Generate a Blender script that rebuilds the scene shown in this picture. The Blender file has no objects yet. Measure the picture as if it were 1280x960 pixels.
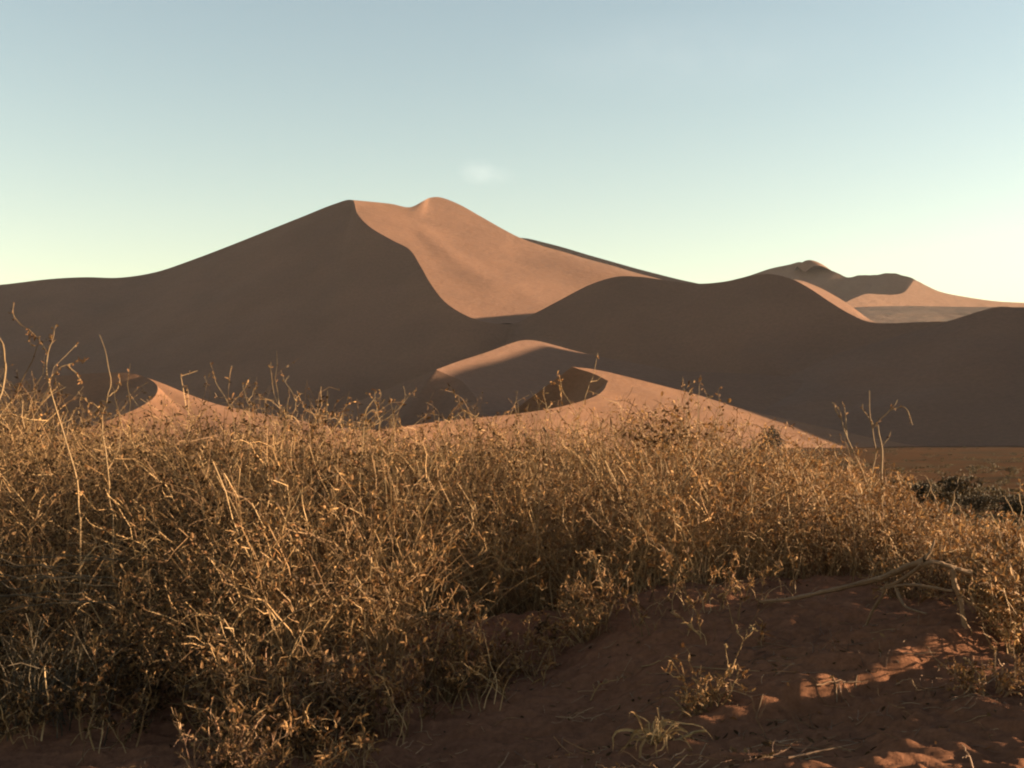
import bpy, math
import numpy as np

R_ = math.radians
F_PX, CX, CY, HORIZON = 1545.0, 640.0, 480.0, 547.0      # focal length and horizon line of the lens, in pixels of a 1280 wide frame
EYE = 1.1
PITCH = math.atan((HORIZON - CY) / F_PX)
PLAIN = -3.0
SUN_AZ, SUN_EL = 84.0, 8.0                               # degrees clockwise from the view direction (+Y), degrees above the horizon

scene = bpy.context.scene
col = scene.collection

# ------------------------------------------------------------------ helpers
def ray(px, py):
    u, v = (np.asarray(px, float) - CX) / F_PX, (CY - np.asarray(py, float)) / F_PX
    cp, sp = math.cos(PITCH), math.sin(PITCH)
    return u, cp - v * sp, sp + v * cp

def pt(px, py, Y):
    x, y, z = ray(px, py)
    k = np.asarray(Y, float) / y
    return np.stack([x * k, np.asarray(Y, float) + 0 * k, EYE + z * k], -1)

def wx(px, Y):
    return (px - CX) / F_PX * Y

def hash2(ix, iy, seed):
    n = (ix.astype(np.int64) * 374761393 + iy.astype(np.int64) * 668265263 + seed * 974711) & 0x7fffffff
    n = ((n ^ (n >> 13)) * 1274126177) & 0x7fffffff
    return ((n ^ (n >> 16)) & 0xffff) / 65535.0

def vnoise(x, y, seed=0):
    x, y = np.asarray(x, float), np.asarray(y, float)
    ix, iy = np.floor(x), np.floor(y)
    fx, fy = x - ix, y - iy
    fx, fy = fx * fx * fx * (fx * (fx * 6 - 15) + 10), fy * fy * fy * (fy * (fy * 6 - 15) + 10)
    ix, iy = ix.astype(np.int64), iy.astype(np.int64)
    a, b = hash2(ix, iy, seed), hash2(ix + 1, iy, seed)
    c, d = hash2(ix, iy + 1, seed), hash2(ix + 1, iy + 1, seed)
    return ((a * (1 - fx) + b * fx) * (1 - fy) + (c * (1 - fx) + d * fx) * fy) * 2 - 1

def fbm(x, y, octaves=4, seed=0):
    s, a = 0.0, 1.0
    for k in range(octaves):
        s = s + a * vnoise(x * 2 ** k, y * 2 ** k, seed + 17 * k)
        a *= 0.5
    return s

def sstep(a, b, x):
    t = np.clip((np.asarray(x, float) - a) / (b - a), 0, 1)
    return t * t * (3 - 2 * t)

def mesh_np(name, verts, faces, smooth=True):
    """faces: list of (n,k) int arrays"""
    me = bpy.data.meshes.new(name)
    verts = np.ascontiguousarray(verts, dtype=np.float32)
    me.vertices.add(len(verts))
    me.vertices.foreach_set('co', verts.ravel())
    loops = np.concatenate([f.ravel() for f in faces]).astype(np.int32)
    sizes = np.concatenate([np.full(len(f), f.shape[1], np.int32) for f in faces])
    starts = np.concatenate([[0], np.cumsum(sizes)[:-1]]).astype(np.int32)
    me.loops.add(len(loops))
    me.loops.foreach_set('vertex_index', loops)
    me.polygons.add(len(sizes))
    me.polygons.foreach_set('loop_start', starts)
    me.polygons.foreach_set('use_smooth', np.full(len(sizes), smooth, bool))
    me.update(calc_edges=True)
    me.validate()
    return me

def link(name, me, mat, parent=None):
    o = bpy.data.objects.new(name, me)
    if mat is not None and not me.materials:
        me.materials.append(mat)
    col.objects.link(o)
    o.parent = parent
    return o

def tag(o, label, cat, group=None, kind=None):
    o['label'] = label
    o['category'] = cat
    if group: o['group'] = group
    if kind: o['kind'] = kind
    return o

def spline(P, n):
    """Catmull-Rom through control points P (m,k) with n steps per span"""
    P = np.asarray(P, float)
    E = np.vstack([2 * P[0] - P[1], P, 2 * P[-1] - P[-2]])
    t = np.linspace(0, 1, n, endpoint=False)[:, None]
    out = []
    for i in range(len(P) - 1):
        a, b, c, d = E[i:i + 4]
        out.append(0.5 * (2 * b + (c - a) * t + (2 * a - 5 * b + 4 * c - d) * t ** 2 + (3 * b - a - 3 * c + d) * t ** 3))
    out.append(P[-1:])
    return np.vstack(out)

def lerp_along(keys, m):
    """keys: (index, ...values) rows; value arrays at every control index 0..m-1"""
    K = np.array(keys, float)
    i = np.arange(m)
    return np.stack([np.interp(i, K[:, 0], K[:, j]) for j in range(1, K.shape[1])], -1)

class Grid:
    """collects quad sheets into one mesh"""
    def __init__(self): self.v, self.f, self.n = [], [], 0
    def sheet(self, A):
        r, c = A.shape[:2]
        idx = np.arange(r * c).reshape(r, c) + self.n
        self.v.append(A.reshape(-1, 3))
        self.f.append(np.stack([idx[:-1, :-1], idx[:-1, 1:], idx[1:, 1:], idx[1:, :-1]], -1).reshape(-1, 4))
        self.n += r * c
    def build(self, name, mat, label):
        o = link(name, mesh_np(name, np.vstack(self.v), self.f), mat)
        return tag(o, label, 'dune', kind='structure')

def face(g, top, foot, rows=40, power=1.12, bump=0.0, scale=40.0, seed=1, dip=None):
    """a dune flank between two 3-D curves with the same number of points; the height profile sags towards the foot"""
    v = np.linspace(0, 1, rows)[:, None, None]
    A = top[None] * (1 - v) + foot[None] * v
    prof = (1 - v[..., 0]) ** power
    A[..., 2] = foot[None, :, 2] + (top[None, :, 2] - foot[None, :, 2]) * prof
    w = np.sin(np.pi * v[..., 0])
    if dip is not None:
        A[..., 2] -= dip[None] * w
    if bump:
        A[..., 2] += bump * w * fbm(A[..., 0] / scale, A[..., 1] / scale, 3, seed)
    g.sheet(A)
    return A

# ------------------------------------------------------------------ materials
def nodes(name):
    m = bpy.data.materials.new(name); m.use_nodes = True
    nt = m.node_tree
    return m, nt, nt.nodes, nt.links, nt.nodes['Principled BSDF']

def ramp(nt, fac, stops, interp='LINEAR'):
    n = nt.nodes.new('ShaderNodeValToRGB')
    n.color_ramp.interpolation = interp
    e = n.color_ramp.elements
    while len(e) < len(stops): e.new(0.5)
    for i, (p, c) in enumerate(stops):
        e[i].position = p; e[i].color = (*c, 1)
    nt.links.new(fac, n.inputs['Fac'])
    return n.outputs['Color']

def noise(nt, vec, scale, detail=4, rough=0.55):
    n = nt.nodes.new('ShaderNodeTexNoise')
    n.inputs['Scale'].default_value = scale; n.inputs['Detail'].default_value = detail
    n.inputs['Roughness'].default_value = rough
    nt.links.new(vec, n.inputs['Vector'])
    return n.outputs['Fac']

def mapping(nt, scale):
    tc = nt.nodes.new('ShaderNodeNewGeometry')
    mp = nt.nodes.new('ShaderNodeMapping'); mp.inputs['Scale'].default_value = scale
    nt.links.new(tc.outputs['Position'], mp.inputs['Vector'])
    return mp.outputs['Vector']

def mixc(nt, fac, a, b, mode='MIX'):
    n = nt.nodes.new('ShaderNodeMix'); n.data_type = 'RGBA'; n.blend_type = mode
    for s, v in ((0, fac), (6, a), (7, b)):
        if hasattr(v, 'is_output'): nt.links.new(v, n.inputs[s])
        elif s == 0: n.inputs[0].default_value = v
        else: n.inputs[s].default_value = (*v, 1)
    return n.outputs[2]

def bump(nt, height, strength, dist, bsdf):
    b = nt.nodes.new('ShaderNodeBump')
    b.inputs['Strength'].default_value = strength; b.inputs['Distance'].default_value = dist
    nt.links.new(height, b.inputs['Height']); nt.links.new(b.outputs['Normal'], bsdf.inputs['Normal'])

def sand_material(name, base, patch, s, speck=None):
    m, nt, N, L, B = nodes(name)
    v = mapping(nt, (1, 1, 1.6))
    c = mixc(nt, ramp(nt, noise(nt, v, 0.012 * s, 5), [(0.35, (0, 0, 0)), (0.7, (1, 1, 1))]), base, patch)
    fine = noise(nt, v, 0.35 * s, 6, 0.7)
    c = mixc(nt, 0.35, c, ramp(nt, fine, [(0.3, (0.55, 0.55, 0.55)), (0.7, (1.3, 1.3, 1.3))]), 'MULTIPLY')
    if speck:
        sp = ramp(nt, noise(nt, v, speck[0], 3, 0.6), [(speck[1], (0, 0, 0)), (speck[1] + 0.06, (1, 1, 1))])
        c = mixc(nt, sp, c, speck[2])
    L.new(c, B.inputs['Base Color'])
    B.inputs['Roughness'].default_value = 0.95
    B.inputs['Specular IOR Level'].default_value = 0.1
    w = noise(nt, mapping(nt, (1, 0.5, 3)), 0.09 * s, 7, 0.62)
    bump(nt, w, 0.5, 2.0 / s, B)
    return m

SAND = sand_material('dune_sand', (0.142, 0.072, 0.045), (0.114, 0.059, 0.038), 1.0)
SAND_FAR = sand_material('far_dune_sand', (0.16, 0.085, 0.054), (0.14, 0.075, 0.048), 0.5)
SAND_SCRUB = sand_material('scrubby_dune_sand', (0.17, 0.095, 0.06), (0.14, 0.082, 0.053), 0.5, (0.05, 0.58, (0.09, 0.062, 0.042)))
SAND_NEAR = sand_material('near_dune_sand', (0.168, 0.080, 0.043), (0.140, 0.067, 0.037), 2.0)

# ------------------------------------------------------------------ dunes
N = 10
def curve(P):
    S = spline(np.array(P, float), N)
    return pt(S[:, 0], S[:, 1], S[:, 2])

def feet(keys, m, z):
    """keys: (control index, px, Y): foot line on the plain under every control point"""
    K = lerp_along(keys, m)
    S = spline(K, N)
    return np.stack([wx(S[:, 0], S[:, 1]), S[:, 1], np.full(len(S), z)], -1)

def xfeet(keys, m, z):
    """keys: (control index, X, Y)"""
    S = spline(lerp_along(keys, m), N)
    return np.stack([S[:, 0], S[:, 1], np.full(len(S), z)], -1)

# great star dune: shadowed face, summit, sunlit bowl
left = [(-140, 372, 1590), (-70, 362, 1560), (0, 356, 1530), (60, 349, 1510), (105, 346.5, 1495), (150, 347, 1480), (195, 340, 1465), (240, 325, 1450),
        (290, 306, 1430), (340, 286, 1410), (380, 270, 1395), (415, 256, 1383), (440, 250, 1375)]
K = [(440, 250, 1375), (447, 267, 1328), (463, 284, 1288), (490, 300, 1261), (512, 312, 1238), (526, 333, 1194), (538, 354, 1154), (556, 377, 1117), (580, 393, 1096), (605, 402, 1093), (640, 405, 1118), (664, 394, 1108), (700, 375, 1098), (737, 356, 1085), (770, 346, 1072), (800, 346, 1062), (830, 350, 1052), (870, 354.5, 1038), (905, 352, 1025), (935, 345.5, 1012), (962, 342.5, 998), (990, 349, 984), (1013, 361, 969), (1037, 377, 952), (1060, 391, 935), (1085, 402, 917), (1112, 404, 905), (1150, 402.5, 898), (1195, 402, 890), (1240, 405, 880), (1300, 415, 870)]
S = [(440, 249.9, 1375.5), (468, 252.5, 1396), (490, 255, 1411), (512, 259, 1420), (529, 251.2, 1460), (538, 247, 1496), (552, 247, 1513), (575, 256, 1502), (600, 270, 1476), (630, 287, 1446), (652, 298, 1430), (680, 308, 1425), (705, 315, 1427), (735, 324, 1426), (765, 332, 1430), (795, 341, 1430), (820, 347.5, 1434), (850, 356, 1435), (890, 364, 1400), (930, 362, 1290), (965, 353, 1110), (994, 349.5, 1045), (1020, 357.5, 1025), (1045, 370.5, 1002), (1066, 384, 980), (1090, 401, 958), (1115, 406, 930), (1154, 405.5, 923), (1199, 405, 915), (1244, 408, 905), (1304, 418, 895)]
g = Grid()
crest = left[:-1] + K
m = len(crest); nl = len(left) - 1
cc = curve(crest)
ff = feet([(0, -330, 1190), (nl, 350, 985), (nl + 5, 455, 980), (nl + 10, 590, 950), (nl + 14, 710, 900), (nl + 20, 880, 815), (nl + 25, 1015, 780), (nl + 30, 1210, 760)], m, -14)
face(g, cc, ff, 60, 1.1, 5.0, 120, 3)
Kc = cc[nl * N:]
Sc = curve(S)
k = len(Kc)
s = np.linspace(0, k / N, k)
v = np.linspace(0, 1, 80)[:, None, None] ** 1.6
A = Kc[None] * (1 - v) + Sc[None] * v
gp_ = v[..., 0]
lin = Kc[None, :, 2] + (Sc[None, :, 2] - Kc[None, :, 2]) * gp_
bowl = 264.7 - 0.3 * (A[..., 0] + 178) + 0.42 * (A[..., 1] - 1375) + 1.0
lee = Kc[None, :, 2] - np.interp(s, [10, 13], [0.25, 0.6])[None] * np.hypot(A[..., 0] - Kc[None, :, 0], A[..., 1] - Kc[None, :, 1])
d_ = bowl - lee
bw = np.clip(0.4 * np.hypot(A[..., 0] - Kc[None, :, 0], A[..., 1] - Kc[None, :, 1]), 0.05, 24)
smax = np.where(np.abs(d_) < bw, (bowl + lee) / 2 + (d_ ** 2 + bw ** 2) / (4 * bw), np.maximum(bowl, lee))
wK = np.interp(s, [0, 2, 16, 19], [0, 1, 1, 0])[None] * (1 - sstep(0.6, 1.0, gp_))
A[..., 2] = lin * (1 - wK) + smax * wK
crease = np.exp(-((gp_ - np.interp(s, [0, 6, 9, 13, 27], [0.5, 0.42, 0.36, 0.3, 0.3])[None]) / 0.10) ** 2)
A[..., 2] += crease * np.interp(s, [0, 2, 5, 9, 12, 15], [0, 0, 1.6, 2.6, 1.4, 0])[None]
A[..., 2] += 0.5 * np.sin(np.pi * gp_) * fbm(A[..., 0] / 70, A[..., 1] / 110, 2, 8)
g.sheet(A)
bb = Sc.copy(); bb[:, 1] += 420; bb[:, 0] += 60; bb[:, 2] = -14
face(g, Sc, bb, 24, 1.1)
lc = cc[:nl * N + 1]
lb = lc.copy(); lb[:, 1] += 480; lb[:, 0] += 90; lb[:, 2] = -14
face(g, lc, lb, 24, 1.05, 4, 120, 5)
g.build('great_dune', SAND, 'huge red star dune with sharp S-shaped crest and sunlit bowl, tallest on the skyline')

# dune behind the bowl, seen only as a dark rim
g = Grid()
a = curve([(600, 303, 2330), (630, 298.5, 2260), (655, 297.5, 2195), (680, 303, 2120), (705, 309.5, 2050), (735, 318.5, 1960), (765, 327, 1880), (795, 335.5, 1800), (820, 342, 1730), (850, 349.5, 1650), (880, 356, 1550), (930, 368, 1450)])
h = a[:, 2:3] + 14
b = a + h * np.array([[-1.45, -0.75, 0]]); b[:, 2] = -14
face(g, a, b, 16, 1.0)
b = a + h * np.array([[1.6, 0.9, 0]]); b[:, 2] = -14
face(g, a, b, 16, 1.0)
g.build('rear_dune', SAND, 'dark rim of a dune just showing behind the sunlit bowl of the great dune')

# far dune at the right of the skyline
g = Grid()
FT = [(830, 380), (870, 364), (905, 353), (935, 345), (962, 336), (985, 331), (1001, 327.5), (1012, 333), (1026, 336), (1040, 338.5), (1058, 345.5), (1075, 343.5),
      (1092, 344), (1106, 341.5), (1122, 342.5), (1134, 346), (1146, 352), (1165, 364), (1190, 376)]
a = curve([(x, y, 3000 - (x - 830) * 1.3) for x, y in FT])
a[:, 2] += 1.6 * fbm(a[:, 0] / 18, a[:, 1] * 0, 2, 91) * (np.arange(len(a)) > 65)
h = a[:, 2:3] - 60
b = a + h * np.array([[-0.9, -1.3, 0]]); b[:, 2] = 60
face(g, a, b, 30, 1.05, 3, 90, 9)
b = a + h * np.array([[1.6, 0.6, 0]]); b[:, 2] = 60
face(g, a, b, 16, 1.0)
H0 = [(996, 333, 2800), (1004, 327, 2800), (1011, 325, 2800), (1019, 326.3, 2800), (1028, 330.5, 2800), (1037, 336.5, 2800), (1046, 343, 2800)]
a = curve(H0)
a[:, 1] = 2735; a[:, 0] *= 2735 / 2800; a[:, 2] = EYE + (a[:, 2] - EYE) * 2735 / 2800
b = a + np.array([[14, -16, 0]]) * 1.0; b[:, 2] -= 15
face(g, a, b, 10, 1.0)
b = a + np.array([[-30, 100, 0]]) * 1.0; b[:, 2] -= 60
face(g, a, b, 10, 1.0)
g.build('far_dune', SAND_FAR, 'distant dune with a dark hollow face on the skyline, right of the great dune')

g = Grid()
KF = [(1000, 402), (1022, 392), (1040, 386.5), (1051, 381), (1060, 376.5), (1071, 371.5), (1084, 367.3), (1100, 368), (1118, 368.3), (1130, 365.5), (1138, 357), (1144, 350.5), (1158, 357), (1175, 364.5),
      (1200, 370), (1245, 376.5), (1290, 379), (1350, 383), (1420, 390)]
a = curve([(x, y, 677.5 / (0.5 - (HORIZON - y) / F_PX - 0.3 * (x - CX) / F_PX)) for x, y in KF])
run = np.clip(a[:, 2] - 120, 5, None) / 0.575
b = a + np.stack([0.35 * run, -0.94 * run, 0 * run], -1); b[:, 2] = 120
face(g, a, b, 30, 1.0, 2.0, 70, 10)
b = a.copy(); b[:, 0] += 30; b[:, 1] += 200; b[:, 2] -= 90
face(g, a, b, 10, 1.0)
g.build('bright_far_dune', SAND_FAR, 'distant sunlit orange dune flank in front of the dark hollow face, at the right')

g = Grid()
a = curve([(820, 392, 2000), (935, 388, 1985), (1032, 389.5, 1955), (1072, 384, 1935), (1135, 382.5, 1900), (1200, 383.5, 1845), (1245, 384, 1805), (1300, 386.5, 1750), (1400, 392, 1700)])
b = curve([(820, 400, 1400), (935, 406, 1400), (1032, 413, 1400), (1072, 416, 1400), (1135, 421, 1380), (1200, 427, 1360), (1245, 431, 1330), (1300, 436, 1300), (1400, 446, 1250)])
face(g, a, b, 24, 1.0, 1.2, 60, 12)
c = b.copy(); c[:, 1] -= 320; c[:, 2] = -14
face(g, b, c, 16, 1.0)
g.build('scrub_slope', SAND_SCRUB, 'dull brown scrub-dotted slope below the distant pale dune')

# shadowed dune at the right edge
g = Grid()
P = [(900, 512, 735), (940, 494, 752), (985, 471, 770), (1020, 455, 775), (1050, 441, 777), (1095, 428, 776), (1140, 414.5, 772), (1190, 400, 768), (1225, 389, 763), (1248, 383.5, 760), (1275, 384, 756), (1310, 381, 762),
     (1350, 361, 775), (1411, 335, 789), (1489, 333, 717), (1585, 331, 644), (1614, 350, 625), (1656, 369, 599), (1763, 451, 545), (1901, 548, 490)]  # points past the right edge: unseen ridge added to shade the middle dune
a = curve(P); m = len(P)
b = feet([(0, 850, 640), (3, 965, 615), (9, 1180, 600), (13, 1272, 580), (15, 1380, 555), (16, 1480, 530), (17, 1530, 525), (18, 1600, 515), (19, 1830, 480)], m, -8)
face(g, a, b, 40, 1.08, 2.5, 70, 14)
t = np.linspace(0, 1, len(a)); c = a.copy(); c[:, 0] += np.interp(t, [0, 0.7, 0.78, 1], [20, 60, 170, 150]); c[:, 1] += np.interp(t, [0, 0.7, 0.78, 1], [200, 200, 60, -10]); c[:, 2] = -8
face(g, a, c, 24, 1.08, 1.5, 60, 15)
g.build('shadowed_dune', SAND, 'dark shadowed dune rising at the right edge in front of the far dune')

# middle dune: only a strip of its shoulder stands clear of the long evening shadow
g = Grid()
LE = [(300, 556, 690), (350, 541, 680), (400, 521, 664), (440, 505, 650), (480, 488, 632), (515, 474, 616), (545, 462, 605)]
CR = [(575, 451, 640), (594, 445, 661), (612, 439, 682), (635, 430.5, 716), (650, 426, 738), (662, 425, 750), (676, 427, 757), (692, 431, 762)]
RT = [(725, 440, 765), (760, 447.5, 764), (800, 455, 761), (840, 463, 758), (880, 465, 755), (920, 466.5, 753), (955, 468.5, 752), (990, 472, 750), (1040, 490, 748), (1090, 520, 740)]
le = curve(LE)
# the nose: from the left shoulder it runs down towards the viewer, dividing the slip face on its left from the sunward flank
n3 = np.vstack([le[-1:], pt(562, 469.5, 603)[None], pt(579, 478, 600)[None], np.array([[-15.5, 574, 17.5], [-10.5, 540, 5.5], [-5, 500, -8.0]])])
nose = spline(n3, N)
a = np.vstack([le, nose[1:]]); m = len(LE) + 5
b = xfeet([(0, -160, 640), (3, -95, 600), (6, -62, 545), (8, -54, 545), (9, -46, 535), (10, -28, 515), (11, -6, 498)], m, -8.2)
face(g, a, b, 36, 1.05, 0.0, 50, 16)
P = LE[-1:] + CR + RT; m = len(P)
a = curve(P)
b = xfeet([(0, -5, 500), (1, 5, 512), (3, 18, 533), (6, 35, 548), (8, 50, 565), (10, 75, 610), (12, 110, 640), (16, 170, 645), (18, 230, 645)], m, -8)
v = np.linspace(0, 1, 50)
A = a[None] * (1 - v)[:, None, None] + b[None] * v[:, None, None]
L_ = np.concatenate([[0], np.cumsum(np.linalg.norm(np.diff(nose, axis=0), axis=1))]); L_ /= L_[-1]
nz = np.stack([np.interp(v, L_, nose[:, q]) for q in range(3)], -1)
wd = (1 - sstep(0, 1.6, np.arange(len(a)) / N))
A = A + (nz - A[:, 0])[:, None] * wd[None, :, None]
g.sheet(A)
for q in (curve(LE), a):
    c = q.copy(); c[:, 1] += 130; c[:, 0] += 30; c[:, 2] = -8
    face(g, q, c, 16, 1.1)
g.build('middle_dune', SAND, 'low dark dune in the middle with one sunlit strip of sand on its shoulder')

# sunlit near dune
g = Grid()
KD = [(230, 580, 290), (340, 551, 310), (400, 543.5, 327), (440, 540, 338), (490, 535, 353), (560, 525.5, 380), (640, 518, 413), (700, 508.5, 446), (740, 497, 480), (754, 488, 502), (760, 476, 528)]
TP = [(760, 476, 528), (742, 467, 537), (715, 458.5, 540)]
RD = [(760, 465, 552), (800, 475, 552), (835, 484, 553), (870, 493, 553), (930, 511.5, 547), (1000, 527.5, 551), (1060, 541, 556), (1120, 553, 564), (1180, 562, 580)]
kd, tp, rd = curve(KD), curve(TP), curve(RD)
ru = curve([(760, 465, 552), (738, 461, 548), (715, 458.5, 540)])
a = np.vstack([kd, rd])
gx, gy, dx, dy = -0.26, 0.235, 0.35, -0.94
run = np.clip(a[:, 2] + 4.5, 1, None) / -(gx * dx + gy * dy)
b = a + np.stack([dx * run, dy * run, 0 * run], -1); b[:, 2] = -4.5
face(g, a, b, 44, 1.0, 0.7, 30, 20)
face(g, tp, ru, 12, 1.0)
q = np.vstack([kd, tp[1:]])
t = np.linspace(0, 1, len(q))
off = np.interp(t, [0, 0.6, 0.75, 1], [22, 26, 34, 50]); an = np.radians(np.interp(t, [0, 0.6, 0.8, 1], [110, 125, 150, 170]))
c = q + np.stack([off * np.cos(an), off * np.sin(an), 0 * an], -1); c[:, 2] = -4.5
face(g, q, c, 20, 1.0)
q = np.vstack([ru[::-1][:-1], rd])
c = q.copy(); c[:, 1] += 70; c[:, 0] -= 6; c[:, 2] = -4.5
face(g, q, c, 20, 1.05)
g.build('sunlit_dune', SAND_NEAR, 'low sunlit orange dune just behind the grass with a curled tip')

# small dune at the left with a sunlit right flank
g = Grid()
KL = [(-160, 520, 500), (-100, 506, 494), (-50, 494, 490), (0, 483, 486), (45, 474.5, 482), (90, 468.5, 479), (140, 465.5, 476), (165, 467, 474), (183, 472, 470),
      (195, 480, 452), (197, 488, 438), (192, 497, 424), (178, 507, 412), (150, 520, 400), (110, 534, 390), (60, 550, 382), (0, 578, 372)]
a = curve(KL); m = len(KL)
b = xfeet([(0, -262, 450), (4, -205, 432), (7, -172, 425), (9, -163, 418), (11, -158, 408), (13, -155, 397), (15, -150, 384), (16, -160, 370)], m, -4.5)
face(g, a, b, 30, 1.0, 0.4, 25, 22)
i1 = 8 * N
q = a[:i1 + 1]; c = q.copy(); c[:, 1] += 60; c[:, 0] += 25; c[:, 2] = -4.5
face(g, q, c, 20, 1.05)
RL = [(183, 472, 470), (205, 480, 468), (230, 490.5, 465), (255, 500, 463), (280, 507.5, 460), (330, 517.5, 455), (400, 530, 450), (470, 541, 446), (560, 555, 442)]
q = np.vstack([a[i1:][::-1][:-1], curve(RL)])
nk = 8 * N
ii = np.arange(len(q))
d = np.stack([np.interp(ii, [0, nk, len(q) - 1], [-143, -84, -10]), np.interp(ii, [0, nk, len(q) - 1], [372, 372, 400]), np.full(len(q), -4.5)], -1)
face(g, q, d, 30, 1.0, 0.5, 25, 23)
q = curve(RL); c = q.copy(); c[:, 1] += 60; c[:, 0] += 10; c[:, 2] = -4.5
face(g, q, c, 16, 1.05)
g.build('shaded_dune', SAND_NEAR, 'small dark dune behind the tall stalks with a sunlit right flank')
# ------------------------------------------------------------------ ground
EDGE = [(-1.0, 4.05), (0.55, 4.25), (1.0, 4.42), (1.4, 4.62), (1.75, 4.78), (2.3, 5.0), (4, 5.4)]
def ground_z(x, y):
    x, y = np.asarray(x, float), np.asarray(y, float)
    r = np.hypot(x, y)
    fore = 1 - sstep(10.5, 46, y + 0.35 * np.abs(x) + 1.2 * np.clip(x, 0, 6))
    z = PLAIN * (1 - fore)
    near = 1 - sstep(9, 16, r)
    z = z + near * ((0.105 * np.clip(x, -3.5, 0.5) + 0.05 * np.clip(x - 0.5, 0, 5)) + 0.10 * fbm(x * 0.45 + 3.1, y * 0.6, 2, 31))
    ye = np.interp(x, [e[0] for e in EDGE], [e[1] for e in EDGE]) + 0.12 * vnoise(x * 2.3, y * 0 + 0.5, 5)
    z = z + near * sstep(0.2, 0.9, x) * 0.085 * sstep(0, 0.09, y - ye)
    rel = fbm(x * 2.1, y * 3.4, 4, 41)
    z = z + near * (0.030 * rel + 0.018 * fbm(x * 6.5, y * 13, 4, 51) + 0.014 * fbm(x * 6, y * 26, 4, 57))
    rip = np.sin((x * 0.55 + y * 1.0 + 0.25 * vnoise(x * 1.7, y * 1.7, 77)) * 2 * np.pi / 0.14)
    z = z + near * 0.065 * np.exp(-((x - 1.35 - 0.3 * (y - 4.9)) / 0.5) ** 2 - ((y - 4.95) / 0.28) ** 2)
    z = z + near * 0.009 * rip * np.maximum(sstep(0.0, 0.6, vnoise(x * 0.9 + 7, y * 1.1, 63)), 0.8 * sstep(0.3, 1.0, x) * (1 - sstep(5.5, 7.5, y)))
    far = sstep(30, 90, r)
    z = z + far * (0.35 * fbm(x / 26, y / 26, 3, 71) + 0.10 * fbm(x / 5.0, y / 5.0, 3, 72)) * (1 - sstep(700, 1500, r))
    return z

ang = np.concatenate([np.linspace(-180, -32, 26)[:-1], np.linspace(-32, 32, 460), np.linspace(32, 180, 26)[1:]])
rad = np.concatenate([[0.05, 0.6, 1.2, 1.8, 2.3], np.geomspace(2.6, 14, 520), np.geomspace(14.1, 600, 230)[1:], np.geomspace(640, 9000, 24)])
Ag, Rg = np.meshgrid(np.radians(ang), rad)
Xg, Yg = Rg * np.sin(Ag), Rg * np.cos(Ag)
G = np.stack([Xg, Yg, ground_z(Xg, Yg)], -1)
gr = Grid(); gr.sheet(G)
gm, nt, NN, LL, B = nodes('ground_sand')
v = mapping(nt, (1, 1, 1))
base = mixc(nt, ramp(nt, noise(nt, v, 0.8, 5), [(0.35, (0, 0, 0)), (0.68, (1, 1, 1))]), (0.19, 0.088, 0.052), (0.15, 0.070, 0.043))
base = mixc(nt, 0.55, base, ramp(nt, noise(nt, v, 26, 5, 0.75), [(0.3, (0.45, 0.42, 0.4)), (0.7, (1.35, 1.3, 1.25))]), 'MULTIPLY')
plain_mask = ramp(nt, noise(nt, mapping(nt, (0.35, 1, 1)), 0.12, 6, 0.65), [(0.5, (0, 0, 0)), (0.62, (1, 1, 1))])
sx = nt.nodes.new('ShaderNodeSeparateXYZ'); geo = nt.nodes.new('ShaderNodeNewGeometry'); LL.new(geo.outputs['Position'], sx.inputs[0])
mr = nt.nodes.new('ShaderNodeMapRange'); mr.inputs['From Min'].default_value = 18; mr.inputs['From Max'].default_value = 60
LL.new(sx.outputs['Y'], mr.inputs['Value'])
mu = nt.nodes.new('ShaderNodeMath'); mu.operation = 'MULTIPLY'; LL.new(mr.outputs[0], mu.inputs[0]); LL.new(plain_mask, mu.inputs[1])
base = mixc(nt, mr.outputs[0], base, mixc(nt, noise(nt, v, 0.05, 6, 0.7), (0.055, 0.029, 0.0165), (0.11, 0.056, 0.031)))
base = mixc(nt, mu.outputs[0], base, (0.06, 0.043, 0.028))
LL.new(base, B.inputs['Base Color']); B.inputs['Roughness'].default_value = 1.0; B.inputs['Specular IOR Level'].default_value = 0.0
bump(nt, noise(nt, v, 45, 8, 0.75), 0.9, 0.02, B)
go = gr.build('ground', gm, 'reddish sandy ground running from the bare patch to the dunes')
go['category'] = 'ground'

def gp(px, py):
    """where the view ray through a photo pixel meets the ground"""
    x, y, z = ray(px, py)
    k = np.linspace(2.0, 60, 4000)
    h = EYE + z * k - ground_z(x * k, y * k)
    i = int(np.argmax(h <= 0)) if (h <= 0).any() else len(k) - 1
    return np.array([x * k[i], y * k[i], float(ground_z(x * k[i], y * k[i]))])

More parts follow.
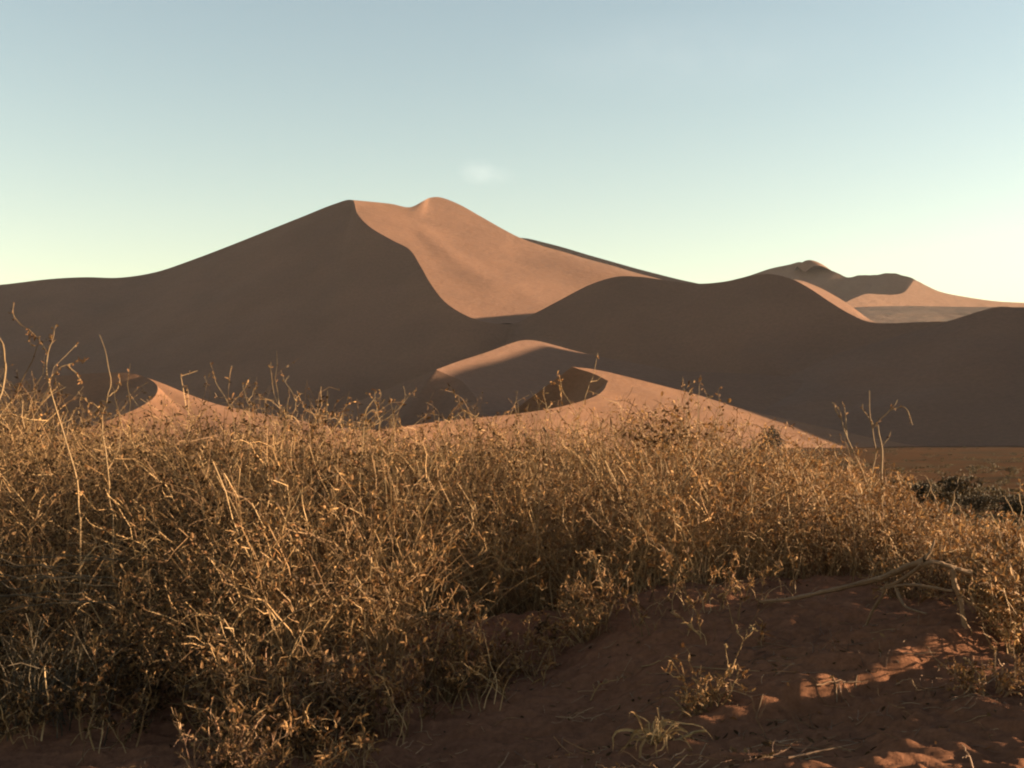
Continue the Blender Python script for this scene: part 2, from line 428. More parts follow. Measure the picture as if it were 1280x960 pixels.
# ------------------------------------------------------------------ sun, sky, haze, camera
def light():
    w = bpy.data.worlds.new('World'); scene.world = w; w.use_nodes = True
    nt = w.node_tree
    bg = nt.nodes['Background']
    sky = nt.nodes.new('ShaderNodeTexSky'); sky.sky_type = 'NISHITA'
    sky.sun_disc = False
    sky.sun_elevation = R_(SUN_EL); sky.sun_rotation = R_(SUN_AZ)
    sky.altitude = 800; sky.air_density = SKY[0]; sky.dust_density = SKY[1]; sky.ozone_density = SKY[2]
    # a faint puff of cloud over the summit and thin high wisps, placed by direction in the sky
    tc = nt.nodes.new('ShaderNodeTexCoord')
    def blob(px, py, sx, sy, amt, scale):
        x, y, z = ray(px, py); d = np.array([x, y, z]); d /= np.linalg.norm(d)
        mp = nt.nodes.new('ShaderNodeMapping'); mp.vector_type = 'TEXTURE'
        mp.inputs['Location'].default_value = d; mp.inputs['Scale'].default_value = (sx, 1, sy)
        nt.links.new(tc.outputs['Generated'], mp.inputs['Vector'])
        g = nt.nodes.new('ShaderNodeTexGradient'); g.gradient_type = 'SPHERICAL'
        nt.links.new(mp.outputs['Vector'], g.inputs['Vector'])
        n = ramp(nt, noise(nt, tc.outputs['Generated'], scale, 5, 0.6), [(0.3, (0.25, 0.25, 0.25)), (0.7, (1, 1, 1))])
        a = nt.nodes.new('ShaderNodeMath'); a.operation = 'MULTIPLY'
        nt.links.new(g.outputs['Fac'], a.inputs[0]); nt.links.new(n, a.inputs[1])
        b = nt.nodes.new('ShaderNodeMath'); b.operation = 'MULTIPLY'; b.inputs[1].default_value = amt
        nt.links.new(a.outputs[0], b.inputs[0])
        return b.outputs[0]
    c = sky.outputs['Color']
    for args in [(596, 214, 0.017, 0.011, 0.085, 90), (612, 219, 0.024, 0.009, 0.06, 110), (850, 70, 0.14, 0.035, 0.035, 25)]:
        c = mixc(nt, blob(*args), c, CLOUD)
    c = mixc(nt, 1.0, c, (1.02, 0.995, 1.0), 'MULTIPLY')     # white balance of the camera
    nt.links.new(c, bg.inputs['Color'])
    bg.inputs['Strength'].default_value = SKY_STRENGTH
    sd = bpy.data.lights.new('sun', 'SUN'); sd.energy = SUN_STRENGTH; sd.angle = R_(0.53); sd.color = SUN_COLOR
    so = bpy.data.objects.new('sun', sd); col.objects.link(so)
    so.rotation_euler = (R_(90 - SUN_EL), 0, R_(180 - SUN_AZ))

SKY = (1.22, 0.5, 0.2)
EXPOSURE = 2.4
SKY_STRENGTH, SUN_STRENGTH, SUN_COLOR = 0.05, 5.0, (1.0, 0.77, 0.49)
CLOUD = (9, 8.6, 7.6)
HAZE = 0.000014
light()

def haze():
    g = Grid()
    x0, x1, y0, y1, z0, z1 = -9100, 9100, -9100, 9100, -22, 330
    V = np.array([(x0, y0, z0), (x1, y0, z0), (x1, y1, z0), (x0, y1, z0), (x0, y0, z1), (x1, y0, z1), (x1, y1, z1), (x0, y1, z1)], float)
    Fq = np.array([(0, 3, 2, 1), (4, 5, 6, 7), (0, 1, 5, 4), (1, 2, 6, 5), (2, 3, 7, 6), (3, 0, 4, 7)])
    m = bpy.data.materials.new('haze_air'); m.use_nodes = True
    nt = m.node_tree
    nt.nodes.remove(nt.nodes['Principled BSDF'])
    vol = nt.nodes.new('ShaderNodeVolumePrincipled')
    vol.inputs['Color'].default_value = (0.88, 0.86, 0.90, 1); vol.inputs['Density'].default_value = HAZE
    nt.links.new(vol.outputs[0], nt.nodes['Material Output'].inputs['Volume'])
    o = link('haze', mesh_np('haze', V, [Fq], False), m)
    tag(o, 'thin pale evening haze filling the air over the whole desert', 'haze', kind='stuff')
if HAZE > 0: haze()

cd = bpy.data.cameras.new('camera'); co = bpy.data.objects.new('camera', cd); col.objects.link(co)
cd.sensor_width = 36; cd.lens = 36 * F_PX / 1280; cd.clip_start = 0.1; cd.clip_end = 30000
co.location = (0, 0, EYE); co.rotation_euler = (R_(90) + PITCH, 0, 0)
scene.camera = co

scene.view_settings.view_transform = 'Standard'; scene.view_settings.look = 'None'
scene.view_settings.gamma = 1; scene.view_settings.exposure = EXPOSURE if 'EXPOSURE' in globals() else 0
scene.render.engine = 'CYCLES'
scene.cycles.max_bounces = 6; scene.cycles.diffuse_bounces = 1; scene.cycles.transmission_bounces = 3; scene.cycles.volume_bounces = 0
scene.cycles.use_denoising = True
scene.cycles.filter_width = 2.1
# ------------------------------------------------------------------ plants
def norm(v): return v / np.maximum(np.linalg.norm(v, axis=-1, keepdims=True), 1e-9)

def grow(rng, start, direc, length, n=7, wig=0.25, droop=0.0):
    """P curly paths of n points"""
    P = len(start)
    pts = np.empty((P, n, 3)); pts[:, 0] = start
    d = norm(direc)
    step = (np.asarray(length) / (n - 1))[:, None]
    for k in range(1, n):
        pts[:, k] = pts[:, k - 1] + d * step
        d = norm(d + rng.normal(0, wig, (P, 3)) + np.array([0, 0, -1.0]) * (droop * k / n))
    return pts

def at_param(paths, idx, t):
    """positions and tangents on paths[idx] at t in 0..1"""
    n = paths.shape[1]
    f = np.clip(t, 0, 0.999) * (n - 1); i = f.astype(int); u = (f - i)[:, None]
    a, b = paths[idx, i], paths[idx, i + 1]
    return a * (1 - u) + b * u, norm(b - a)

def tube_mesh(paths, r0, r1, sides=3):
    """(P,n,3) paths with tapering radii -> verts, quads (+ end caps left open at the ground, pinched at the tip)"""
    P, n = paths.shape[:2]
    t = norm(np.gradient(paths, axis=1))
    ref = np.where(np.abs(t[..., 2:3]) > 0.9, np.array([1.0, 0.2, 0]), np.array([0.1, 0, 1.0]))
    s = norm(np.cross(t, ref)); u = np.cross(t, s)
    rad = (np.asarray(r0)[:, None] * (1 - np.linspace(0, 1, n))[None] + np.asarray(r1)[:, None] * np.linspace(0, 1, n)[None])
    a = np.arange(sides) * 2 * np.pi / sides
    V = paths[:, :, None] + rad[..., None, None] * (np.cos(a)[None, None, :, None] * s[:, :, None] + np.sin(a)[None, None, :, None] * u[:, :, None])
    idx = np.arange(P * n * sides).reshape(P, n, sides)
    q = np.stack([idx[:, :-1], np.roll(idx, -1, 2)[:, :-1], np.roll(idx, -1, 2)[:, 1:], idx[:, 1:]], -1).reshape(-1, 4)
    return V.reshape(-1, 3), q

def leaf_mesh(rng, pos, axis, length, width, curl=0.4, fold=0.2):
    """curled little blades: 4 cross sections of 3 points"""
    L = len(pos)
    axis = norm(axis)
    side = norm(np.cross(axis, rng.normal(0, 1, (L, 3)))); up = np.cross(axis, side)
    s = np.array([0, 0.35, 0.7, 1.0]); w = np.array([0.25, 1.0, 0.8, 0.12])
    c = (curl * rng.normal(1, 0.5, L))[:, None]
    ang = c * s[None] * 2.2
    fwd = np.cumsum(np.concatenate([np.zeros((L, 1)), np.cos(ang[:, 1:]) * np.diff(s)[None]], 1), 1)
    lift = np.cumsum(np.concatenate([np.zeros((L, 1)), np.sin(ang[:, 1:]) * np.diff(s)[None]], 1), 1)
    ln = np.asarray(length)[:, None, None]; wd = np.asarray(width)[:, None, None]
    mid = pos[:, None] + ln * (fwd[..., None] * axis[:, None] + lift[..., None] * up[:, None])
    off = 0.5 * wd * w[None, :, None] * side[:, None]
    upo = fold * wd * w[None, :, None] * up[:, None]
    V = np.stack([mid - off + upo, mid, mid + off + upo], 2)
    idx = np.arange(L * 12).reshape(L, 4, 3)
    q = np.stack([idx[:, :-1, :-1], idx[:, :-1, 1:], idx[:, 1:, 1:], idx[:, 1:, :-1]], -1).reshape(-1, 4)
    return V.reshape(-1, 3), q

def join(parts):
    V, Fs, n = [], [], 0
    for v, f in parts:
        V.append(v); Fs.append(f + n); n += len(v)
    return np.vstack(V), np.vstack(Fs)

def plant_material(name, stops, rough=0.75, trans=0.25):
    m, nt, NN, LL, B = nodes(name)
    gi = NN.new('ShaderNodeNewGeometry')
    c = ramp(nt, gi.outputs['Random Per Island'], stops)
    v = mapping(nt, (1, 1, 1))
    c = mixc(nt, 0.5, c, ramp(nt, noise(nt, v, 55, 3, 0.6), [(0.3, (0.6, 0.58, 0.55)), (0.7, (1.3, 1.3, 1.3))]), 'MULTIPLY')
    c = mixc(nt, 0.8, c, ramp(nt, noise(nt, v, 1.5, 4, 0.55), [(0.32, (0.5, 0.43, 0.36)), (0.5, (1, 0.97, 0.93)), (0.68, (1.5, 1.38, 1.2))]), 'MULTIPLY')
    LL.new(c, B.inputs['Base Color']); B.inputs['Roughness'].default_value = rough; B.inputs['Specular IOR Level'].default_value = 0.2
    if trans:
        tr = NN.new('ShaderNodeBsdfTranslucent'); LL.new(c, tr.inputs['Color'])
        mx = NN.new('ShaderNodeMixShader'); mx.inputs[0].default_value = trans
        LL.new(B.outputs[0], mx.inputs[1]); LL.new(tr.outputs[0], mx.inputs[2])
        LL.new(mx.outputs[0], NN['Material Output'].inputs['Surface'])
    return m

STEM = plant_material('dry_stem', [(0, (0.1010, 0.0521, 0.0247)), (0.35, (0.1683, 0.0959, 0.0441)), (0.7, (0.2357, 0.1438, 0.0679)), (1, (0.3590, 0.2345, 0.1234))], 0.7, 0)
STALK = plant_material('stalk_bark', [(0, (0.1430, 0.0858, 0.0462)), (0.5, (0.1870, 0.1210, 0.0660)), (1, (0.2310, 0.1595, 0.0935))], 0.8, 0)
TWIG = plant_material('reddish_twig', [(0, (0.09, 0.045, 0.028)), (0.5, (0.17, 0.09, 0.05)), (1, (0.24, 0.15, 0.085))], 0.7, 0)
LEAF = plant_material('dry_leaf', [(0, (0.0779, 0.0341, 0.0143)), (0.3, (0.1391, 0.0652, 0.0255)), (0.55, (0.1947, 0.0953, 0.0367)), (0.8, (0.2451, 0.1303, 0.0510)), (1, (0.3786, 0.2173, 0.0919))])
OLIVE = plant_material('olive_leaf', [(0, (0.0319, 0.0162, 0.0070)), (0.4, (0.0571, 0.0303, 0.0125)), (0.7, (0.0913, 0.0509, 0.0202)), (0.85, (0.1369, 0.0601, 0.0238)), (1, (0.2206, 0.1308, 0.0558))])
PALE = plant_material('pale_blade', [(0, (0.1375, 0.0875, 0.0400)), (0.5, (0.2375, 0.1600, 0.0725)), (1, (0.3750, 0.2750, 0.1438))])
GREY = plant_material('grey_blade', [(0, (0.055, 0.04, 0.027)), (0.5, (0.085, 0.063, 0.043)), (1, (0.13, 0.1, 0.07))])
BARK = plant_material('weathered_bark', [(0, (0.12, 0.085, 0.055)), (1, (0.15, 0.105, 0.07))], 0.85, 0)
CREAM = plant_material('cream_blade', [(0, (0.20, 0.115, 0.05)), (0.5, (0.27, 0.165, 0.075)), (1, (0.36, 0.24, 0.12))])
DEADWOOD = plant_material('dead_wood', [(0, (0.15, 0.09, 0.052)), (1, (0.19, 0.118, 0.07))], 0.85, 0)
SCRUB = plant_material('far_scrub_leaf', [(0, (0.022, 0.015, 0.008)), (0.6, (0.04, 0.027, 0.014)), (1, (0.07, 0.047, 0.024))])

def sprays(rng, base, height, lean, n_twig=5, n_leaf=16, leaf=(0.035, 0.009), curl=0.5, wig=0.16, r=0.0035, twig_len=0.3, low=0.25, blade=0):
    """stems rising from base points, with side twigs and leaves; returns (stem verts, quads), (leaf verts, quads)"""
    P = len(base)
    d = np.stack([lean[:, 0], lean[:, 1], np.ones(P)], -1)
    main = grow(rng, base, d, height, 8, wig, 0.05)
    rr = r * rng.uniform(0.7, 1.4, P)
    tubes = [tube_mesh(main, rr, rr * 0.45)]
    lv = []
    def put(paths, idx, t, ln, wd):
        p, tg = at_param(paths, idx, t)
        ax = norm(tg * 0.5 + rng.normal(0, 0.75, (len(p), 3)) + np.array([0, 0, 0.25]))
        lv.append(leaf_mesh(rng, p, ax, ln, wd, curl))
    if n_twig:
        ti = np.repeat(np.arange(P), n_twig)
        p, tg = at_param(main, ti, rng.uniform(low, 0.98, len(ti)))
        td = norm(tg * 0.6 + rng.normal(0, 0.6, (len(ti), 3)) + np.array([0, 0, 0.25]))
        tl = height[ti] * twig_len * rng.uniform(0.35, 1.1, len(ti))
        tw = grow(rng, p, td, tl, 5, wig * 2.0, 0.1)
        tubes.append(tube_mesh(tw, rr[ti] * 0.6, rr[ti] * 0.3))
        li = rng.integers(0, len(ti), P * n_leaf)
        put(tw, li, np.sqrt(rng.uniform(0.05, 1, len(li))), leaf[0] * rng.uniform(0.5, 1.5, len(li)), leaf[1] * rng.uniform(0.6, 1.4, len(li)))
    li = np.repeat(np.arange(P), max(2, n_leaf // 3))
    put(main, li, rng.uniform(low, 1, len(li)), leaf[0] * rng.uniform(0.5, 1.4, len(li)), leaf[1] * rng.uniform(0.6, 1.4, len(li)))
    if blade:
        bi = np.repeat(np.arange(P), blade)
        k = len(bi)
        bp = base[bi] + np.stack([rng.normal(0, 0.04, k), rng.normal(0, 0.04, k), np.zeros(k)], -1)
        bd = np.stack([rng.normal(0, 0.45, k), rng.normal(0, 0.45, k), np.ones(k)], -1)
        bl = grow(rng, bp, bd, height[bi] * rng.uniform(0.4, 0.95, k), 7, 0.2, 0.35)
        tubes.append(tube_mesh(bl, np.full(k, r * 0.75), np.full(k, r * 0.25)))
    return join(tubes), join(lv)

def two_slot(name, tubes, leaves, m0, m1):
    """one mesh, stems in the first material and leaves in the second"""
    V, Q = join([tubes, leaves])
    me = mesh_np(name, V, [Q], False)
    me.materials.append(m0); me.materials.append(m1)
    mi = np.zeros(len(me.polygons), np.int32); mi[len(tubes[1]):] = 1
    if len(mi) >= len(tubes[1]): me.polygons.foreach_set('material_index', mi)
    return me

def root(name, loc, label, cat, group=None):
    o = bpy.data.objects.new(name, None); col.objects.link(o)
    o.location = loc; o.empty_display_size = 0.1
    return tag(o, label, cat, group)

def part(name, VQ, mat, parent):
    V, Q = VQ
    V = V - np.array(parent.location)[None]
    return link(name, mesh_np(name, V, [Q], False), mat, parent)

# --- the continuous mass of dry grass and scrub behind the bare patch
FRONT = [(-120, 885), (0, 896), (120, 886), (250, 905), (340, 955), (450, 930), (520, 888), (600, 850), (660, 812), (700, 765), (770, 752), (850, 744), (1000, 738), (1060, 728), (1150, 738), (1215, 752), (1250, 772), (1300, 776), (1420, 785)]
FG = np.array([gp(*p)[:2] for p in FRONT])
TOP = [(-150, 440), (0, 455), (50, 490), (110, 520), (180, 515), (240, 495), (330, 490), (400, 508), (480, 520), (560, 510), (640, 512), (700, 508), (800, 505), (850, 500), (900, 525), (960, 545), (1040, 562), (1085, 570), (1130, 630), (1200, 655), (1280, 658), (1420, 660)]

def scatter(rng, n, ymin=-1, ymax=14.5):
    out = []
    while sum(map(len, out)) < n:
        y = rng.uniform(3.6, 14.0, n) ; px = rng.uniform(-130, 1400, n)
        x = wx(px, y)
        yf = np.interp(x / y, FG[:, 0] / FG[:, 1], FG[:, 1])
        keep = (y > yf + rng.uniform(-0.05, 0.2, n) + np.where((px > 1030) & (px < 1235), 0, 0.30) * (vnoise(x * 2.6, y * 0.7, 23) + 0.3)) & (rng.uniform(0, 1, n) < np.clip(1.35 - 0.065 * y, 0.35, 1)) & (rng.uniform(0, 1, n) < y / 9)
        keep &= vnoise(x * 1.3, y * 1.3, 7) + 0.75 > rng.uniform(0, 0.7, n)
        out.append(np.stack([x, y], -1)[keep])
    xy = np.vstack(out)[:n]
    return np.column_stack([xy, ground_z(xy[:, 0], xy[:, 1]) - 0.02])

def top_height(b, rng, hmax):
    px = CX + F_PX * b[:, 0] / b[:, 1]
    ty = np.interp(px, [t[0] for t in TOP], [t[1] for t in TOP])
    zt = EYE + (HORIZON - ty) / F_PX * b[:, 1] + 0.10 * vnoise(b[:, 0] * 2.2, b[:, 1] * 2.2, 13) + 0.08 * vnoise(b[:, 0] * 5, b[:, 1] * 5, 14)
    return np.clip(np.minimum((zt - b[:, 2]) * rng.uniform(0.72, 1.04, len(b)), hmax * rng.uniform(0.6, 1.0, len(b))), 0.12, 2.0)

rng = np.random.default_rng(11)
b = scatter(rng, 6200)
yf = np.interp(b[:, 0] / b[:, 1], FG[:, 0] / FG[:, 1], FG[:, 1])
hmax = 0.44 + 0.62 * np.clip(b[:, 1] - yf, 0, 3) + 0.12 * vnoise(b[:, 0] * 2.0, b[:, 1] * 2.0, 19)
h = top_height(b, rng, hmax)
# a thin fringe of low plants straggling out onto the sand in front
n_ = 150
fx = np.concatenate([rng.uniform(-60, 700, 100), rng.uniform(700, 1340, 50)])
fx = np.where((fx > 1030) & (fx < 1235), fx - 420, fx)
fy = np.interp(fx, [f[0] for f in FRONT], [f[1] for f in FRONT]) + np.abs(rng.normal(0, 26, n_)) * np.where(fx < 700, 1.3, 0.9)
fb = np.array([gp(a_, min(b_, 990)) for a_, b_ in zip(fx, fy)]); fb[:, 2] -= 0.015
ox = np.stack([rng.uniform(2.5, 4.3, 80), rng.uniform(3.9, 4.72, 80)], -1)            # unseen grass added past the right edge so its shadow lies over the near sand
fb = np.vstack([fb, np.column_stack([ox, ground_z(ox[:, 0], ox[:, 1]) - 0.02])])
b = np.vstack([b, fb]); h = np.concatenate([h, rng.uniform(0.12, 0.34, n_), rng.uniform(0.35, 0.8, 80)])
px = CX + F_PX * b[:, 0] / b[:, 1]
left_mask = px + rng.normal(0, 130, len(b)) < 470
for nm, sel, kw, m0, m1, lab in (
        ('dry_scrub', left_mask, dict(n_twig=6, n_leaf=26, leaf=(0.03, 0.013), curl=0.5, wig=0.2, r=0.0034, twig_len=0.33, blade=1), STEM, OLIVE, 'dense tangle of brown olive dry scrub filling the left foreground'),
        ('dry_grass', ~left_mask, dict(n_twig=4, n_leaf=15, leaf=(0.042, 0.0085), curl=0.75, wig=0.18, r=0.0034, twig_len=0.28, blade=3), STEM, LEAF, 'band of straw-coloured curly dry grass across the middle and right')):
    bb, hh = b[sel], h[sel]
    lean = rng.normal(0, 0.28, (len(bb), 2)) + np.array([-0.05, -0.08])
    T, Lf = sprays(rng, bb, hh, lean, **kw)
    # some longer, thicker bare stems among them
    k_ = rng.choice(len(bb), 110, False)
    T2, L2 = sprays(rng, bb[k_], np.minimum(hh[k_] * 1.12, hh[k_] + 0.1), lean[k_] * 1.2, **dict(kw, n_twig=4, n_leaf=8, r=0.0056, wig=0.2, blade=0))
    T, Lf = join([T, T2]), join([Lf, L2])
    o = link(nm, two_slot(nm, T, Lf, m0, m1), None)
    tag(o, lab, 'scrub' if nm == 'dry_scrub' else 'grass', kind='stuff')
# ------------------------------------------------------------------ single plants that stand out
def ipath(pts, Y, rng, n=16, jit=0.013, spread=0.0):
    """a curve through photo points at distance Y, wandering a little in depth"""
    P = np.array(pts, float)
    yy = Y + np.cumsum(rng.normal(0, spread, len(P)))
    Q = pt(P[:, 0], P[:, 1], yy)
    k = max(2, n // max(1, len(P) - 1))
    C = spline(Q, k) if len(Q) > 2 else Q[0] + (Q[1] - Q[0]) * np.linspace(0, 1, n)[:, None]
    w = np.linspace(0, 1, len(C))[:, None]
    s = rng.uniform(0, 99)
    C = C + jit * np.stack([vnoise(w[:, 0] * 7 + s, w[:, 0] * 0, 1), vnoise(w[:, 0] * 7 + s, w[:, 0] * 0, 2), vnoise(w[:, 0] * 7 + s, w[:, 0] * 0, 3)], -1)
    return C

def to_ground(C):
    p = C[0]
    g0 = np.array([p[0] + 0.01, p[1] + 0.01, float(ground_z(p[0], p[1])) - 0.02])
    if p[2] - g0[2] < 0.02: return C
    k = np.linspace(0, 1, 8, endpoint=False)[:, None]
    return np.vstack([g0 + (p - g0) * k, C])

def tube(C, r0, r1, sides=6):
    v, q = tube_mesh(C[None], [r0], [r1], sides)
    n = len(v)
    v = np.vstack([v, C[:1], C[-1:]])
    cap = [[n + 1, n - sides + k, n - sides + (k + 1) % sides, n - sides + (k + 1) % sides] for k in range(sides)]
    return v, np.vstack([q, np.zeros((0, 4), int)]) if True else cap

def stalk(name, label, cat, Y, stems, branches, r, seed, leaves=(), mat=None, lmat=LEAF, group=None, leaf=(0.024, 0.009), ground=True, curl=0.5, fuzz=0, leafname='leaves'):
    """stems, branches: polylines of photo points; leaves: (x, y, spread in px, count) tufts"""
    rg = np.random.default_rng(seed)
    mat = mat or STALK; r = r * 0.68
    S_ = [ipath(p, Y, rg, spread=0.02) for p in stems]
    if ground: S_ = [to_ground(c) for c in S_]
    o = root(name, S_[0][0], label, cat, group)
    for c in S_:
        part('stem', tube(c, r, r * 0.55), mat, o)
    Br = []
    for p in branches:
        c = ipath(p, Y, rg, spread=0.012, jit=0.004)
        # start on the nearest point of what it grows from
        allp = np.vstack(S_ + Br); k = np.argmin(((allp - c[0]) ** 2).sum(1))
        c = c + (allp[k] - c[0]) * np.linspace(1, 0, len(c))[:, None]
        Br.append(c)
        part('branch', tube(c, r * 0.55, r * 0.28), mat, o)
    P, A = [], []
    for (x, y, sp, n) in leaves:
        q = pt(rg.normal(x, sp, n), rg.normal(y, sp, n), Y + rg.normal(0, sp / F_PX * Y, n))
        allp = np.vstack(S_ + Br)
        k = np.argmin(((allp[None] - q[:, None]) ** 2).sum(2), 1)
        q = allp[k] * 0.85 + q * 0.15
        P.append(q); A.append(norm(rg.normal(0, 0.8, (n, 3)) + np.array([0, 0, 0.35])))
    if fuzz:
        allp = np.vstack([c[len(c) // 3:] for c in S_] + Br)
        k = rg.integers(0, len(allp), fuzz)
        P.append(allp[k]); A.append(norm(rg.normal(0, 0.8, (fuzz, 3)) + np.array([0, 0, 0.35])))
    if P:
        P, A = np.vstack(P), np.vstack(A)
        n = len(P)
        part(leafname, leaf_mesh(rg, P, A, leaf[0] * rg.uniform(0.5, 1.4, n), leaf[1] * rg.uniform(0.6, 1.4, n), curl), lmat, o)
    return o

ST = 'tall dry stalks'
stalk('dry_stalk', 'pale bent stalk curving up at the very left edge of the scrub', 'stalk', 6.0, [[(-8, 530), (1, 490), (5, 455), (3, 428), (-5, 410)]], [], 0.010, 1, group=ST)
stalk('dry_stalk', 'tallest leaning stalk of the left scrub, its leafy top bent over to the left', 'stalk', 6.5,
      [[(104, 650), (97, 600), (84, 555), (71, 512), (61, 478), (60, 442)]],
      [[(60, 442), (66, 422), (69, 405)], [(60, 445), (48, 428), (36, 414), (24, 406), (17, 392), (18, 378)], [(63, 480), (75, 463), (90, 455), (106, 452)], [(36, 414), (38, 430)], [(84, 462), (95, 470), (102, 480)], [(80, 540), (60, 532), (48, 520)]],
      0.0085, 2, [(52, 428, 9, 16), (38, 414, 8, 10), (92, 456, 8, 12), (20, 395, 6, 6), (62, 470, 6, 8), (100, 475, 7, 8)], group=ST, fuzz=18)
stalk('dry_stalk', 'crooked stalk with a snaking bare top, second tall stalk from the left', 'stalk', 6.8,
      [[(141, 640), (133, 585), (127, 545), (125, 512)]],
      [[(125, 514), (132, 493), (138, 478), (134, 456), (131, 438), (124, 418)], [(125, 516), (116, 506), (106, 500), (98, 490)], [(132, 494), (145, 486), (150, 472)], [(125, 515), (119, 524), (112, 518)], [(134, 590), (148, 560), (150, 530)]],
      0.0085, 3, [(115, 505, 8, 14), (123, 525, 7, 16), (148, 480, 6, 8), (150, 530, 6, 6)], group=ST, fuzz=10)
stalk('dry_stalk', 'slender forked twig with a leafy side tuft before the shaded dune\'s sunlit flank', 'stalk', 8.0,
      [[(291, 590), (291, 545), (288, 506)], [(314, 590), (313, 545), (312, 505)]],
      [[(288, 508), (280, 494), (271, 480), (266, 466), (263, 453)], [(289, 508), (300, 494), (308, 482), (311, 474)], [(312, 507), (306, 490), (303, 478)], [(312, 505), (318, 490), (321, 480)], [(280, 494), (272, 496), (268, 490)]],
      0.006, 4, [(306, 484, 8, 14), (292, 505, 7, 14), (318, 482, 5, 6), (268, 470, 4, 4)], group=ST, fuzz=8)
stalk('dry_stalk', 'thin crooked twig with few leaves against the dark foot of the great dune', 'stalk', 9.0,
      [[(368, 560), (370, 525), (371, 502)]], [[(371, 504), (364, 488), (357, 478), (351, 463)], [(371, 502), (376, 494), (380, 492)], [(357, 478), (361, 470)], [(369, 530), (345, 500), (339, 470), (338, 452)]],
      0.0055, 5, [(372, 500, 5, 8), (355, 472, 4, 5), (339, 462, 3, 4)], group=ST)
stalk('dry_stalk', 'pale Y-shaped stalk with spread arms between the left scrub and the middle dune', 'stalk', 8.5,
      [[(478, 590), (476, 555), (474, 526)]], [[(474, 528), (470, 508), (468, 487)], [(475, 527), (488, 520), (499, 510), (510, 496), (520, 486)], [(503, 505), (507, 494), (504, 482)], [(470, 506), (463, 496), (458, 493)], [(470, 503), (476, 494), (474, 486)], [(510, 497), (520, 497)]],
      0.007, 6, [(468, 494, 6, 12), (462, 493, 4, 6), (516, 490, 5, 6)], group=ST)
stalk('dry_stalk', 'straight bare pale stick standing just left of the Y-shaped stalk', 'stalk', 7.6, [[(450, 620), (452, 575), (456, 528)]], [], 0.007, 7, group=ST)
stalk('dry_stalk', 'leaning V-shaped pale twig in front of the curled tip of the sunlit dune', 'stalk', 8.5,
      [[(700, 600), (712, 560), (723, 520)]], [[(723, 521), (730, 503), (737, 482), (744, 460), (748, 441)], [(723, 521), (715, 508), (706, 495), (697, 481), (687, 478)], [(706, 495), (702, 484), (699, 468)], [(737, 482), (745, 478), (752, 470)]],
      0.0065, 8, [(700, 480, 6, 10), (690, 478, 4, 6), (748, 446, 3, 4)], group=ST)
stalk('dry_stalk', 'short knobbly sprig with clustered leaves beside the V-shaped twig', 'stalk', 8.8,
      [[(682, 590), (682, 545), (681, 508)]], [[(681, 510), (679, 495), (680, 483)], [(681, 510), (672, 500), (668, 492)], [(682, 512), (690, 504)]], 0.006, 9, [(681, 498, 6, 14), (670, 496, 4, 6)], group=ST, fuzz=8)
stalk('dry_stalk', 'twin upright twigs with pod tips over the slope of the sunlit dune', 'stalk', 8.6,
      [[(862, 600), (860, 545), (858, 502)], [(874, 600), (874, 550), (873, 505)]], [[(858, 504), (856, 488), (853, 472)], [(873, 506), (874, 488), (876, 469)], [(858, 500), (864, 488)], [(859, 515), (850, 505), (847, 495)]],
      0.006, 10, [(856, 478, 4, 8), (875, 476, 4, 8), (862, 495, 4, 5)], group=ST)
rg = np.random.default_rng(21)
st = []
for k in range(16):
    x0 = rg.uniform(795, 885); x1 = np.clip(x0 + rg.normal(0, 22), 775, 900); y1 = rg.uniform(482, 545)
    st.append([(x0, 640), (x0 + (x1 - x0) * 0.4 + rg.normal(0, 5), 580), (x1 + rg.normal(0, 4), (580 + y1) / 2), (x1 + rg.normal(0, 4), y1)])
br = []
for p in st:
    for q in range(3):
        x, y = p[2] if q else p[3]
        br.append([(x, y), (x + rg.normal(0, 9), y - rg.uniform(5, 12)), (x + rg.normal(0, 16), y - rg.uniform(8, 26))])
stalk('leafy_bush', 'bush of small dark rounded leaves standing up in front of the sunlit dune', 'bush', 7.6, st, br, 0.0042, 22,
      [(p[3][0], p[3][1], 12, 7) for p in st] + [(p[2][0], p[2][1], 16, 8) for p in st], lmat=LEAF, leaf=(0.024, 0.018), curl=0.3, fuzz=140)
stalk('branching_stalk', 'tall pale branching stalk with forked arms near the right end of the grass', 'stalk', 8.5,
      [[(1096, 740), (1094, 690), (1090, 645), (1086, 612)], [(1103, 740), (1102, 680), (1103, 620), (1103, 575), (1098, 532)]],
      [[(1087, 616), (1079, 588), (1066, 560), (1056, 538), (1051, 516), (1040, 503)], [(1088, 622), (1090, 592), (1095, 562), (1092, 542), (1087, 517), (1086, 488)], [(1098, 534), (1108, 521), (1119, 508), (1122, 500)],
       [(1112, 515), (1126, 510), (1135, 514), (1141, 531)], [(1053, 522), (1046, 514), (1044, 505)], [(1060, 545), (1058, 522), (1055, 506)], [(1097, 534), (1090, 524), (1080, 512), (1078, 505)], [(1079, 588), (1070, 582), (1062, 572)], [(1100, 560), (1110, 550), (1114, 540)], [(1096, 690), (1110, 660), (1116, 640)], [(1094, 690), (1074, 660), (1068, 640)]],
      0.0125, 12, [(1096, 528, 6, 14), (1050, 512, 5, 8), (1118, 508, 5, 8), (1084, 512, 5, 8), (1090, 650, 10, 20), (1096, 690, 12, 26), (1138, 522, 3, 4), (1058, 515, 4, 6)], group=ST, fuzz=30)
